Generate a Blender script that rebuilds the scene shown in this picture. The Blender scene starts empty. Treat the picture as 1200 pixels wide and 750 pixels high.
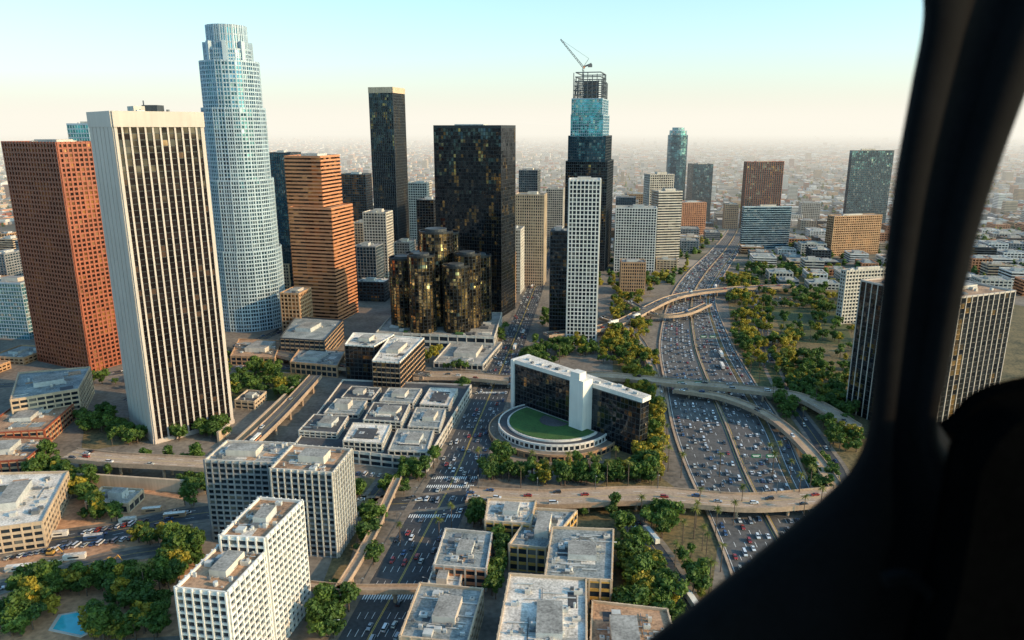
import bpy, math, random, bisect
from mathutils import Vector, Matrix
random.seed(7)
R=random
scene=bpy.context.scene
H=210.0; F=862.0; P=math.radians(14.6); CP=math.cos(P); SP=math.sin(P)

# ---------- survey helpers (photo sight-lines -> real positions on the ground / at a known height)
def G(u,v,z=0.0):
    k=(375-v)/F
    dy=CP+k*SP; dz=-SP+k*CP; dx=(u-600)/F
    s=(z-H)/dz
    return (dx*s,dy*s)
def Yof(v): return G(600,v)[1]
def zof(Y,v):
    k=(375-v)/F
    return H+Y*(k*CP-SP)/(CP+k*SP)
def project(x,y,z):
    d=y*CP-(z-H)*SP
    if d<1: return (-9999,-9999)
    return (600+F*x/d, 375-F*(y*SP+(z-H)*CP)/d)

# ---------- materials
def newmat(name):
    m=bpy.data.materials.new(name); m.use_nodes=True
    nt=m.node_tree; b=nt.nodes['Principled BSDF']
    return m,nt,b
def surf(name,c,rough=.8,var=.25,scale=.15,c2=None,bump=0.0,metal=0.0,streak=0.0):
    m,nt,b=newmat(name); N=nt.nodes.new; L=nt.links.new
    geo=N('ShaderNodeNewGeometry')
    n1=N('ShaderNodeTexNoise'); n1.inputs['Scale'].default_value=scale; n1.inputs['Detail'].default_value=6
    L(geo.outputs['Position'],n1.inputs['Vector'])
    n2=N('ShaderNodeTexNoise'); n2.inputs['Scale'].default_value=scale*9; n2.inputs['Detail'].default_value=4
    if streak:
        mp=N('ShaderNodeMapping'); mp.inputs['Scale'].default_value=(1,1,.08); L(geo.outputs['Position'],mp.inputs['Vector']); L(mp.outputs[0],n2.inputs['Vector'])
    else: L(geo.outputs['Position'],n2.inputs['Vector'])
    add=N('ShaderNodeMath'); add.operation='ADD'; L(n1.outputs['Fac'],add.inputs[0]); L(n2.outputs['Fac'],add.inputs[1])
    r=N('ShaderNodeMapRange'); r.inputs['From Min'].default_value=.7; r.inputs['From Max'].default_value=1.3
    L(add.outputs[0],r.inputs['Value'])
    mx=N('ShaderNodeMix'); mx.data_type='RGBA'
    a=[x*(1-var) for x in c]; bb=[min(1,x*(1+var)) for x in (c2 or c)]
    mx.inputs['A'].default_value=(*a,1); mx.inputs['B'].default_value=(*bb,1)
    L(r.outputs[0],mx.inputs['Factor']); L(mx.outputs['Result'],b.inputs['Base Color'])
    b.inputs['Roughness'].default_value=rough; b.inputs['Metallic'].default_value=metal
    if bump:
        bp=N('ShaderNodeBump'); bp.inputs['Strength'].default_value=bump; bp.inputs['Distance'].default_value=.3
        L(n2.outputs['Fac'],bp.inputs['Height']); L(bp.outputs[0],b.inputs['Normal'])
    return m
def glass(name,c1,c2,metal=.65,rough=.12,blind=.12,blind_glintc=(.35,.33,.28),wob=.05,patch=0.0,refl_patchc=(.6,.4,.15)):
    m,nt,b=newmat(name); N=nt.nodes.new; L=nt.links.new
    uv=N('ShaderNodeUVMap'); fl=N('ShaderNodeVectorMath'); fl.operation='FLOOR'; L(uv.outputs[0],fl.inputs[0])
    wn=N('ShaderNodeTexWhiteNoise'); wn.noise_dimensions='3D'; L(fl.outputs[0],wn.inputs['Vector'])
    mx=N('ShaderNodeMix'); mx.data_type='RGBA'; mx.inputs['A'].default_value=(*c1,1); mx.inputs['B'].default_value=(*c2,1)
    L(wn.outputs['Value'],mx.inputs['Factor'])
    sep=N('ShaderNodeSeparateColor'); L(wn.outputs['Color'],sep.inputs[0])
    lt=N('ShaderNodeMath'); lt.operation='LESS_THAN'; lt.inputs[1].default_value=blind; L(sep.outputs[1],lt.inputs[0])
    m2=N('ShaderNodeMix'); m2.data_type='RGBA'; m2.inputs['B'].default_value=(*blind_glintc,1)
    L(mx.outputs['Result'],m2.inputs['A']); L(lt.outputs[0],m2.inputs['Factor'])
    last=m2.outputs['Result']
    geo=N('ShaderNodeNewGeometry')
    ns=N('ShaderNodeTexNoise'); ns.inputs['Scale'].default_value=.07; ns.inputs['Detail'].default_value=2; L(geo.outputs['Position'],ns.inputs['Vector'])
    if patch:  # clustered warm panes: reflected light painted into the base colour
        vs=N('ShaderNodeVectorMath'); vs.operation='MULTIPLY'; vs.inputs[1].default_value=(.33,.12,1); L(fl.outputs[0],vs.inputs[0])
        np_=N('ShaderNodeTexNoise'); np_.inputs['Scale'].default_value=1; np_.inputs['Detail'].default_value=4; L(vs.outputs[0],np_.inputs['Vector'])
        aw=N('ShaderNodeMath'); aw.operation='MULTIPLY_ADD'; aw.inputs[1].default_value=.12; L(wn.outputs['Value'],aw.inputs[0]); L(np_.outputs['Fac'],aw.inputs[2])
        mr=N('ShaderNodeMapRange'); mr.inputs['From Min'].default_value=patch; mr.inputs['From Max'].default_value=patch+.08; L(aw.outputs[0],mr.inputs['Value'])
        m3=N('ShaderNodeMix'); m3.data_type='RGBA'; m3.inputs['B'].default_value=(*refl_patchc,1); L(mr.outputs[0],m3.inputs['Factor']); L(last,m3.inputs['A']); last=m3.outputs['Result']
    L(last,b.inputs['Base Color'])
    b.inputs['Metallic'].default_value=metal; b.inputs['Roughness'].default_value=rough
    sb=N('ShaderNodeVectorMath'); sb.operation='SUBTRACT'; sb.inputs[1].default_value=(.5,.5,.5); L(wn.outputs['Color'],sb.inputs[0])
    sc=N('ShaderNodeVectorMath'); sc.operation='SCALE'; sc.inputs['Scale'].default_value=wob; L(sb.outputs[0],sc.inputs[0])
    s3=N('ShaderNodeVectorMath'); s3.operation='SUBTRACT'; s3.inputs[1].default_value=(.5,.5,.5); L(ns.outputs['Color'],s3.inputs[0])
    s4=N('ShaderNodeVectorMath'); s4.operation='SCALE'; s4.inputs['Scale'].default_value=wob*3; L(s3.outputs[0],s4.inputs[0])
    ad=N('ShaderNodeVectorMath'); ad.operation='ADD'; L(sc.outputs[0],ad.inputs[0]); L(geo.outputs['Normal'],ad.inputs[1])
    ad2=N('ShaderNodeVectorMath'); ad2.operation='ADD'; L(s4.outputs[0],ad2.inputs[0]); L(ad.outputs[0],ad2.inputs[1])
    nn=N('ShaderNodeVectorMath'); nn.operation='NORMALIZE'; L(ad2.outputs[0],nn.inputs[0]); L(nn.outputs[0],b.inputs['Normal'])
    return m
M={}
M['gl_black']=glass('glass_black',(.022,.03,.042),(.07,.08,.09),.85,.06,.02,(.25,.17,.08),.07,.65,(.40,.26,.11))  # gold pane tones are painted reflections of sunlit surroundings
M['gl_bronze']=glass('glass_bronze',(.02,.017,.02),(.055,.04,.04),.75,.1,.03,(.18,.11,.08),.05)
M['gl_gold']=glass('glass_gold',(.03,.032,.035),(.11,.095,.07),.9,.05,.04,(.45,.30,.12),.17,.54,(.72,.50,.24))  # bright gold panes and streaks imitate reflections in the pane colour
M['gl_blue']=glass('glass_blue',(.03,.09,.14),(.10,.20,.26),.75,.1,.08,(.26,.33,.36),.05)
M['gl_teal']=glass('glass_teal',(.06,.26,.31),(.16,.40,.46),.7,.1,.1,(.5,.5,.45),.05)
M['gl_dark']=glass('glass_dark',(.012,.02,.03),(.05,.07,.09),.45,.12,.15,(.2,.2,.18),.05)
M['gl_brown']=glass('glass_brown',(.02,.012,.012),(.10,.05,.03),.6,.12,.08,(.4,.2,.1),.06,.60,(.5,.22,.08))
M['white']=surf('white_concrete',(.68,.64,.58),.75,.14,.05,streak=1)
M['offw']=surf('offwhite_concrete',(.50,.45,.385),.8,.22,.05,streak=1)
M['ltgran']=surf('light_granite',(.47,.40,.345),.5,.1,.05,streak=1)
M['bluegran']=surf('pale_granite',(.37,.45,.50),.5,.12,.05,streak=1)
M['brown']=surf('red_brown_granite',(.27,.072,.034),.5,.2,.05)
M['tan']=surf('tan_concrete',(.43,.26,.145),.75,.2,.05,streak=1)
M['orange']=surf('orange_tan_stone',(.50,.22,.11),.6,.15,.05)
M['beige']=surf('beige_concrete',(.48,.36,.245),.85,.2,.06,streak=1)
M['grey']=surf('grey_concrete',(.21,.215,.22),.85,.25,.06,streak=1)
M['dkgrey']=surf('dark_metal',(.045,.05,.055),.5,.3,.2)
M['black']=surf('black_mullion',(.015,.017,.02),.4,.2,.2)
M['roofw']=surf('roof_white',(.50,.46,.40),.9,.48,.11,c2=(.58,.53,.47))
M['roofg']=surf('roof_grey_gravel',(.25,.24,.22),.95,.55,.1)
M['roofb']=surf('roof_brown',(.33,.20,.12),.95,.6,.1)
M['rooft']=surf('roof_teal_grey',(.15,.20,.215),.9,.55,.1,c2=(.24,.25,.24))
M['roofd']=surf('roof_dark',(.06,.062,.068),.9,.4,.08)
M['hvac']=surf('hvac_metal',(.45,.45,.43),.5,.25,.4)
M['hvac2']=surf('hvac_dark_metal',(.12,.13,.14),.6,.3,.4)
M['yellow']=surf('yellow_paint',(.50,.28,.06),.7,.25,.2)
M['asphalt']=surf('asphalt',(.044,.047,.052),.85,.4,.06,bump=.1)
M['fwy']=surf('freeway_concrete',(.088,.083,.079),.85,.38,.05)
M['deck']=surf('bridge_concrete',(.36,.255,.175),.85,.3,.08)
M['walk']=surf('pavement',(.17,.14,.11),.9,.5,.035)
M['paint']=surf('road_paint',(.75,.75,.72),.7,.1,.3)
M['ypaint']=surf('yellow_road_paint',(.65,.45,.08),.7,.1,.3)
M['dirt']=surf('dirt',(.40,.22,.12),.95,.5,.04,bump=.4)
M['lawn']=surf('lawn',(.03,.09,.018),.95,.35,.1,bump=.3)
M['dlawn']=surf('park_grass',(.035,.06,.018),.95,.5,.06,c2=(.07,.075,.025),bump=.3)
M['scrub']=surf('scrub_ground',(.05,.06,.022),.95,.5,.05,c2=(.15,.105,.045),bump=.4)
M['water']=surf('pool_water',(.05,.42,.48),.05,.1,.3)
M['steel']=surf('steel',(.08,.09,.10),.5,.2,.5)
M['trunk']=surf('bark',(.10,.07,.05),.9,.3,1)
M['tyre']=surf('tyre',(.02,.02,.02),.8,.1,1)

# ---------- mesh builder
class MB:
    def __init__(s): s.v=[];s.f=[];s.m=[];s.uv=[];s.mats=[]
    def mi(s,k):
        if k not in s.mats: s.mats.append(k)
        return s.mats.index(k)
    def face(s,idx,mat,uv=None): s.f.append(idx); s.m.append(s.mi(mat)); s.uv.append(uv)
    def poly(s,pts,mat,uv=None):
        b=len(s.v); s.v.extend(pts); s.face(list(range(b,b+len(pts))),mat,uv)
    def prism(s,poly,z0,z1,mat,top=None,uvs=None,bottom=False):
        n=len(poly); b=len(s.v)
        s.v.extend([(x,y,z0) for x,y in poly]+[(x,y,z1) for x,y in poly])
        acc=0
        for i in range(n):
            j=(i+1)%n; L=math.dist(poly[i],poly[j]); uv=None
            if uvs:
                bay,fh=uvs; off=(poly[0][0]*.37)//1; a0=acc/bay+off; a1=(acc+L)/bay+off; uv=[(a0,z0/fh),(a1,z0/fh),(a1,z1/fh),(a0,z1/fh)]
            s.face([b+i,b+j,b+n+j,b+n+i],mat,uv); acc+=L
            if uvs and n<6: acc+=uvs[0]*13
        s.face([b+n+i for i in range(n)],top or mat)
        if bottom: s.face([b+i for i in range(n)][::-1],mat)
    def obox(s,cx,cy,dx,dy,hx,hy,z0,z1,mat,top=None,bottom=False):
        nx,ny=-dy,dx
        p=[(cx+sx*hx*dx+sy*hy*nx, cy+sx*hx*dy+sy*hy*ny) for sx,sy in((-1,-1),(1,-1),(1,1),(-1,1))]
        s.prism(p,z0,z1,mat,top,bottom=bottom)
    def cyl(s,cx,cy,r,z0,z1,mat,n=10,r2=None,top=None):
        r2=r if r2 is None else r2; b=len(s.v)
        for k in range(n):
            a=2*math.pi*k/n; s.v.append((cx+r*math.cos(a),cy+r*math.sin(a),z0))
        for k in range(n):
            a=2*math.pi*k/n; s.v.append((cx+r2*math.cos(a),cy+r2*math.sin(a),z1))
        for k in range(n): s.face([b+k,b+(k+1)%n,b+n+(k+1)%n,b+n+k],mat)
        s.face([b+n+k for k in range(n)],top or mat)
    def beam(s,a,b_,w,mat):
        a=Vector(a);b_=Vector(b_); d=(b_-a).normalized()
        up=Vector((0,0,1)) if abs(d.z)<.9 else Vector((1,0,0))
        x=d.cross(up).normalized()*w/2; y=d.cross(x).normalized()*w/2
        b0=len(s.v)
        for q in (a,b_):
            for sx,sy in((-1,-1),(1,-1),(1,1),(-1,1)): s.v.append(tuple(q+x*sx+y*sy))
        for i in range(4):
            j=(i+1)%4; s.face([b0+i,b0+j,b0+4+j,b0+4+i],mat)
        s.face([b0,b0+1,b0+2,b0+3],mat); s.face([b0+4,b0+5,b0+6,b0+7],mat)
    def mesh(s,name):
        me=bpy.data.meshes.new(name+'_mesh'); me.from_pydata(s.v,[],s.f)
        for k in s.mats: me.materials.append(M[k] if isinstance(k,str) else k)
        me.polygons.foreach_set('material_index',s.m)
        if any(u for u in s.uv):
            ul=me.uv_layers.new(name='UVMap'); dat=[0.0]*(2*len(me.loops)); i=0
            for f,u in zip(s.f,s.uv):
                for q in range(len(f)):
                    if u: dat[2*i]=u[q][0]; dat[2*i+1]=u[q][1]
                    i+=1
            ul.data.foreach_set('uv',dat)
        me.update(); return me
    def obj(s,name,loc=None):
        o=bpy.data.objects.new(name,s.mesh(name)); scene.collection.objects.link(o)
        if loc: o.location=loc
        return o
def ccw(p):
    a=sum(p[i][0]*p[(i+1)%len(p)][1]-p[(i+1)%len(p)][0]*p[i][1] for i in range(len(p)))
    return p if a>0 else p[::-1]
def cen(p): return (sum(a[0] for a in p)/len(p), sum(a[1] for a in p)/len(p))
def scalep(p,k,c=None):
    c=c or cen(p); return [(c[0]+(x-c[0])*k,c[1]+(y-c[1])*k) for x,y in p]
def insetp(p,d):
    n=len(p); out=[]
    for i in range(n):
        a=Vector(p[i-1]);b=Vector(p[i]);c=Vector(p[(i+1)%n])
        e1=(b-a).normalized(); e2=(c-b).normalized()
        n1=Vector((-e1.y,e1.x)); n2=Vector((-e2.y,e2.x)); m=(n1+n2); m.normalize()
        k=d/max(.3,m.dot(n1)); q=b+m*k; out.append((q.x,q.y))
    return out
def ngon(cx,cy,r,n,rot=0): return [(cx+r*math.cos(rot+2*math.pi*k/n),cy+r*math.sin(rot+2*math.pi*k/n)) for k in range(n)]

def facade(mb,poly,z0,z1,fh=4,bay=3,pw=.6,pd=.5,sh=1.2,sd=.3,gl='gl_dark',pm='white',sm=None,roof='roofg',par=1.2,corner=None,pp=None):
    sm=sm or pm; pp=pp or pm
    nf=max(1,round((z1-z0)/fh)); fh=(z1-z0)/nf
    mb.prism(poly,z0,z1,gl,roof,uvs=(bay,fh))
    n=len(poly)
    for i in range(n):
        a=Vector(poly[i]);b=Vector(poly[(i+1)%n]); L=(b-a).length
        if L<.5: continue
        d=(b-a)/L; nr=Vector((d.y,-d.x))
        if pw>0:
            nb=max(1,round(L/bay))
            for k in range(nb+1):
                w=pw
                if corner and (k==0 or k==nb): w=corner
                t=min(max(k*L/nb,w/2),L-w/2)
                c=a+d*t+nr*(pd/2-.05)
                mb.obox(c.x,c.y,d.x,d.y,w/2,pd/2+.05,z0,z1+par*.98,pm)
        if sh>0:
            c=(a+b)/2+nr*(sd/2-.05)
            for k in range(nf+1):
                zz=z0+k*fh; h0=zz-(sh*.5 if k else 0); h1=zz+sh*.5
                if k==nf: h1=z1
                mb.obox(c.x,c.y,d.x,d.y,L/2,sd/2+.05,h0,h1,sm,bottom=True)
        c=(a+b)/2-nr*.15
        mb.obox(c.x,c.y,d.x,d.y,L/2-.01*(i%2),.33+.004*i,z1-.01,z1+par,pp)
def rnd_in(poly,marg=.8):
    q=scalep(poly,marg)
    if len(q)>4:
        c=cen(q); k=R.randrange(len(q)); a=q[k];b=q[(k+1)%len(q)]; s=R.random();t=R.random()
        if s+t>1:s,t=1-s,1-t
        return (c[0]+(a[0]-c[0])*s+(b[0]-c[0])*t, c[1]+(a[1]-c[1])*s+(b[1]-c[1])*t)
    s,t=R.random(),R.random()
    x=(1-s)*((1-t)*q[0][0]+t*q[3%len(q)][0])+s*((1-t)*q[1][0]+t*q[2][0])
    y=(1-s)*((1-t)*q[0][1]+t*q[3%len(q)][1])+s*((1-t)*q[1][1]+t*q[2][1])
    return x,y
def clutter(mb,poly,z,n,big=1.0,pent=True):
    d=(Vector(poly[1])-Vector(poly[0])).normalized()
    c=cen(poly); L=math.dist(poly[0],poly[1]); W=math.dist(poly[1],poly[2])
    if pent:
        mb.obox(c[0]+R.uniform(-.1,.1)*L,c[1],d.x,d.y,L*R.uniform(.14,.24),W*R.uniform(.14,.24),z,z+R.uniform(2.5,4.5),'hvac' if R.random()<.5 else 'offw','roofg')
    if n>=14 and len(poly)==4:
        for q in range(7):
            x,y=rnd_in(poly,.7); mb.obox(x,y,d.x,d.y,R.uniform(1.5,L*.13),R.uniform(1,W*.11),z,z+.05+.01*q,R.choice(['roofw','roofg','roofb','roofd','rooft']))
        for q in range(3):
            x,y=rnd_in(poly,.5); mb.obox(x,y,d.x,d.y,L*R.uniform(.12,.24),.18,z+.25,z+.5,'hvac')
            mb.obox(x+1,y+.7,-d.y,d.x,W*R.uniform(.08,.2),.15,z+.3,z+.55,'hvac2')
        x,y=rnd_in(poly,.55)
        for q in range(5): mb.obox(x+d.x*2.4*(q-2),y+d.y*2.4*(q-2),d.x,d.y,.8,.8,z,z+.45,'offw','gl_dark')
    for _ in range(n):
        x,y=rnd_in(poly); s=R.uniform(.4,1.9)*big; h=R.uniform(.5,2.1)
        t=R.random(); mt=R.choice(['hvac','hvac','hvac2','offw'])
        if t<.65:
            mb.obox(x,y,d.x,d.y,s,s*R.uniform(.4,1),z,z+h,mt)
            if R.random()<.5: mb.cyl(x,y,s*.32,z+h,z+h+.35,'hvac2',8)
        elif t<.82: mb.cyl(x,y,s*.5,z,z+h*1.2,mt,10)
        else: mb.obox(x,y,d.x,d.y,R.uniform(2,5),.25,z+.3,z+.7,'hvac')
hero=[]; hpoly=[]
def inpoly(x,y,p):
    c=False; j=len(p)-1
    for i in range(len(p)):
        if (p[i][1]>y)!=(p[j][1]>y) and x<(p[j][0]-p[i][0])*(y-p[i][1])/(p[j][1]-p[i][1])+p[i][0]: c=not c
        j=i
    return c
def occupy(p,pad=6):
    c=cen(p); hero.append((c[0],c[1],max(math.dist(c,q) for q in p)+pad)); hpoly.append(insetp(ccw(p),-2.5))
def boxfp(vb,vt,ut,front,side=None,theta=-9,depth=30):
    Y=Yof(vb); z=zof(Y,vt); D=Y*CP-(z-H)*SP; X=(ut-600)*D/F
    th=math.radians(theta); a=(math.cos(th),math.sin(th)); b=(-math.sin(th),math.cos(th))
    def solve(d,u): return ((u-600)*D-F*X)/(F*d[0]-(u-600)*d[1]*CP)
    t=solve(a,front); s=solve(b,side) if side is not None else depth
    if s<=5 or s>120: s=depth
    p=[(X,Y),(X+a[0]*t,Y+a[1]*t),(X+a[0]*t+b[0]*s,Y+a[1]*t+b[1]*s),(X+b[0]*s,Y+b[1]*s)]
    return ccw(p),z
def tower(name,vb,vt,ut,front,side=None,theta=-9,depth=30,nclut=12,z0=0,**kw):
    p,z=boxfp(vb,vt,ut,front,side,theta,depth); mb=MB(); facade(mb,p,z0,z,**kw)
    clutter(mb,p,z,nclut,1.3); occupy(p); mb.obj(name); return p,z
def roofb(name,px,z,nclut=14,pent=True,z0=0,**kw):
    p=ccw([G(u,v,z) for u,v in px]); mb=MB(); facade(mb,p,z0,z,**kw); clutter(mb,p,z,nclut,1.0,pent); occupy(p,3); mb.obj(name); return p

# ================= TOWERS =================
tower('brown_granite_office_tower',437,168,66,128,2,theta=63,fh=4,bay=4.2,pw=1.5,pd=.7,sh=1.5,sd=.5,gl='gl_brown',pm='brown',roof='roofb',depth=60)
p,z=boxfp(520,133,131,236,104,42,40)
mb=MB(); facade(mb,p,0,z,fh=4,bay=4.5,pw=1.1,pd=.8,sh=.5,sd=.1,gl='gl_bronze',pm='ltgran',sm='black',roof='roofg',par=0.5,corner=1.7)
for k in range(4):
    a=Vector(p[k]);b=Vector(p[(k+1)%4]);d=(b-a).normalized();nr=Vector((d.y,-d.x));c=(a+b)/2+nr*.45;L=(b-a).length
    mb.obox(c.x,c.y,d.x,d.y,L/2+.3,.9+.01*k,z-8-.02*k,z+1.6+.01*k,'ltgran')
    mb.obox(c.x,c.y,d.x,d.y,L/2+.3,.8+.01*k,0,3+.02*k,'ltgran')
mb.poly([(x,y,z+1.0) for x,y in insetp(p,1)],'roofg')
i=min(range(4),key=lambda k:(Vector(p[k])+Vector(p[(k+1)%4])).x)
a=Vector(p[i]);b=Vector(p[(i+1)%4]);d=(b-a).normalized();nr=Vector((d.y,-d.x));L=(b-a).length
for k in range(6):
    c=a+d*(L*(k+.5)/6)+nr*.5; mb.obox(c.x,c.y,d.x,d.y,L/12-.55,.6,3,z-8,'ltgran')
clutter(mb,scalep(p,.7),z+1,10,1.5)
c=cen(p); mb.obox(c[0],c[1],1,0,.3,.3,z+1,z+9,'steel'); mb.obox(c[0]+6,c[1],1,0,5,5,z+1,z+6,'dkgrey')
occupy(p,15); mb.obj('white_striped_office_tower')
tower('dark_office_tower',400,146,103,78,theta=-9,fh=4,bay=3,pw=.3,pd=.2,sh=1,sd=.2,gl='gl_teal',pm='bluegran')
Yc=790
zc=[zof(Yc,v) for v in (33,60,74,128,210,290)]
xc=(265-600)*(Yc*CP-(zc[0]-H)*SP)/F
mb=MB()
def notched(cx,cy,r,c,rot):
    pts=[]
    for k in range(4):
        base=rot+k*math.pi/2
        for a in (-26,-13,0,13,26):
            an=base+math.radians(a); rr=r*(1.0 if abs(a)<20 else .99); pts.append((cx+rr*math.cos(an),cy+rr*math.sin(an)))
        an=base+math.radians(36); pts.append((cx+r*c*math.cos(an),cy+r*c*math.sin(an)))
        an=base+math.radians(54); pts.append((cx+r*c*math.cos(an),cy+r*c*math.sin(an)))
    return pts
kw=dict(fh=4,bay=2.8,pw=.6,pd=.6,sh=1.2,sd=.45,gl='gl_blue',pm='bluegran',roof='roofg')
top,s1,s2,s3,s4,s5=zc
facade(mb,notched(xc,Yc,36,1.02,.3),0,s5,**kw)
facade(mb,notched(xc,Yc,33.5,1.02,.3),s5,s4,**kw)
facade(mb,notched(xc,Yc,31,1.02,.3),s4,s3,**kw)
facade(mb,notched(xc,Yc,28.5,.96,.3),s3,s2,**kw)
facade(mb,ngon(xc,Yc,22.5,20),s2,s1,**kw)
facade(mb,ngon(xc,Yc,19,20),s1,top,fh=8,bay=3,pw=1.2,pd=1,sh=1.6,sd=.5,gl='gl_teal',pm='bluegran',roof='roofw',par=2)
for k in range(8):
    a=k*math.pi/4+.2; mb.obox(xc+21*math.cos(a),Yc+21*math.sin(a),math.cos(a),math.sin(a),3,2,s2,s1+8,'bluegran')
hero.append((xc,Yc,45)); hpoly.append(ngon(xc,Yc,38,12)); mb.obj('round_crowned_skyscraper')
tower('dark_blue_office_tower',350,180,340,312,depth=30,fh=4,bay=3,pw=.4,pd=.3,sh=.6,sd=.15,gl='gl_blue',pm='dkgrey')
mb=MB(); p,z=boxfp(375,184,375,333,398,-14,40); facade(mb,p,0,z,fh=4,bay=6,pw=0,sh=2.0,sd=.5,gl='gl_brown',pm='orange',roof='roofb'); clutter(mb,p,z,8)
p2,z2=boxfp(378,245,388,338,413,-14,50); facade(mb,p2,0,z2,fh=4,bay=6,pw=0,sh=2.0,sd=.5,gl='gl_brown',pm='orange',roof='roofb')
occupy(p2); mb.obj('orange_banded_office_tower')
p,z=boxfp(318,107,460,432,474,-14,40)
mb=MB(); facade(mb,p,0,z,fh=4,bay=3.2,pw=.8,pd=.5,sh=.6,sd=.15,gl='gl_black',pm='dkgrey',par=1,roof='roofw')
mb.prism(scalep(p,1.03),z-2,z+6,'beige','roofw'); occupy(p); mb.obj('black_slender_skyscraper')
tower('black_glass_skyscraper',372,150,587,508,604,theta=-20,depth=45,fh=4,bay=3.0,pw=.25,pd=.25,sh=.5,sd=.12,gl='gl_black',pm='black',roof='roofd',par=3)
tower('beige_office_building',335,229,638,604,depth=30,fh=4,bay=3,pw=1.2,pd=.5,sh=1.4,sd=.3,gl='gl_dark',pm='beige')
tower('white_gridded_office_tower',402,212,704,667,708,theta=-6,depth=28,fh=4,bay=4.0,pw=1.0,pd=.7,sh=1.0,sd=.5,gl='gl_dark',pm='white',roof='roofw')
tower('black_office_block',392,272,666,645,depth=25,fh=4,bay=3,pw=.3,pd=.3,sh=.8,sd=.2,gl='gl_black',pm='dkgrey')
tower('grey_office_tower',300,200,630,608,depth=40,fh=4,bay=3,pw=.3,pd=.3,sh=.8,sd=.2,gl='gl_blue',pm='grey')
tower('grey_office_tower',345,270,610,590,depth=35,fh=4,bay=3,pw=1.1,pd=.3,sh=1.8,sd=.2,gl='gl_dark',pm='offw')
mb=MB(); vb=318
secs=[(663,719,190),(666,717,160),(669,714,135),(670,713,116)]
prev=0
Yw=Yof(vb)
for i,(l,r,vt) in enumerate(secs):
    p,z=boxfp(vb,vt,r-7,l,r,-14,40)
    facade(mb,p,prev,z,fh=4,bay=3,pw=.3,pd=.3,sh=.7,sd=.2,gl='gl_teal' if i>=2 else 'gl_black' if i==0 else 'gl_blue',pm='dkgrey' if i<2 else 'bluegran',roof='roofg')
    prev=z
zt=zof(Yw,84); pc=insetp(p,2)
for lev in range(7):
    z0=prev+(zt-prev)*lev/6.; sc=1-.02*lev
    q=scalep(pc,sc)
    for k in range(4): mb.beam((*q[k],z0),(*q[(k+1)%4],z0),1.3,'steel')
for k in range(4):
    for t in range(6):
        x=pc[k][0]+(pc[(k+1)%4][0]-pc[k][0])*t/6; y=pc[k][1]+(pc[(k+1)%4][1]-pc[k][1])*t/6
        mb.beam((x,y,prev),(x,y,prev+(zt-prev)*R.uniform(.65,1.0)),1.1,'steel')
        if t%2==0:
            x2=pc[k][0]+(pc[(k+1)%4][0]-pc[k][0])*(t+1)/6; y2=pc[k][1]+(pc[(k+1)%4][1]-pc[k][1])*(t+1)/6
            mb.beam((x,y,prev),(x2,y2,prev+(zt-prev)*.6),.7,'steel')
mb.obox(*cen(pc),1,0,10,8,prev,prev+(zt-prev)*.7,'dkgrey')
occupy(p,20); mb.obj('stepped_glass_skyscraper')
mb=MB(); cx,cy=cen(pc); cx-=12
ztop=zof(Yw,76)
def lattice(mb,a,b,w,n,mat):
    a=Vector(a);b=Vector(b);d=(b-a).normalized();up=Vector((0,1,0)); x=d.cross(up).normalized()*w/2; y=up*w/2
    for sx,sy in((-1,-1),(1,-1),(1,1),(-1,1)): mb.beam(a+x*sx+y*sy,b+x*sx*.6+y*sy*.6,.45,mat)
    for k in range(n):
        q=a.lerp(b,k/n);r=a.lerp(b,(k+1)/n); s=1 if k%2 else -1
        mb.beam(q+x*s-y,r-x*s-y,.35,mat); mb.beam(q+x*s+y,r-x*s+y,.35,mat)
lattice(mb,(cx,cy,prev),(cx,cy,ztop),3,14,'steel')
jx=(659-600)*(Yw*CP-(zof(Yw,42)-H)*SP)/F
lattice(mb,(cx,cy,ztop),(jx,cy,zof(Yw,42)),2.2,14,'steel')
mb.beam((cx,cy,ztop),(cx+12,cy,ztop+5),2.2,'steel'); mb.obox(cx+10,cy,1,0,3,2,ztop+0,ztop+4,'hvac2')
mb.beam((cx+8,cy,ztop+12),(jx,cy,zof(Yw,42)),.3,'steel'); mb.beam((cx,cy,ztop),(cx+8,cy,ztop+12),.6,'steel')
mb.obox(cx+1,cy-2.5,1,0,1.3,1.2,ztop-2,ztop+1,'orange')
mb.obj('tower_crane')
mb=MB(); Yq=Yof(262); zq=zof(Yq,150); xq=(795-600)*(Yq*CP-(zq-H)*SP)/F
el=lambda s:[(xq+22*s*math.cos(2*math.pi*k/18),Yq+17*s*math.sin(2*math.pi*k/18)) for k in range(18)]
facade(mb,el(1),0,zq-16,fh=4,bay=4,pw=.3,pd=.2,sh=.8,sd=.2,gl='gl_blue',pm='gl_blue')
facade(mb,el(.86),zq-16,zq-6,fh=4,bay=4,pw=.3,pd=.2,sh=.8,sd=.2,gl='gl_teal',pm='bluegran'); facade(mb,el(.6),zq-6,zq,fh=3,bay=4,pw=.3,pd=.2,sh=.8,sd=.2,gl='gl_teal',pm='bluegran')
hero.append((xq,Yq,35)); mb.obj('rounded_glass_hotel_tower')
T=tower
T('blue_glass_tower',262,193,813,836,theta=5,depth=40,fh=4,bay=4,pw=.3,pd=.3,sh=.5,sd=.2,gl='gl_blue',pm='dkgrey')
T('white_office_block',318,244,722,770,theta=-8,depth=30,fh=4,bay=4,pw=1.0,pd=.5,sh=1.2,sd=.3,gl='gl_dark',pm='white')
T('beige_office_tower',312,225,772,800,theta=10,depth=30,fh=4,bay=6,pw=0,sh=1.8,sd=.4,gl='gl_dark',pm='offw')
T('apartment_tower',290,205,762,790,theta=10,depth=30,fh=4,bay=4,pw=1,pd=.5,sh=1.4,sd=.3,gl='gl_dark',pm='offw')
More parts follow.
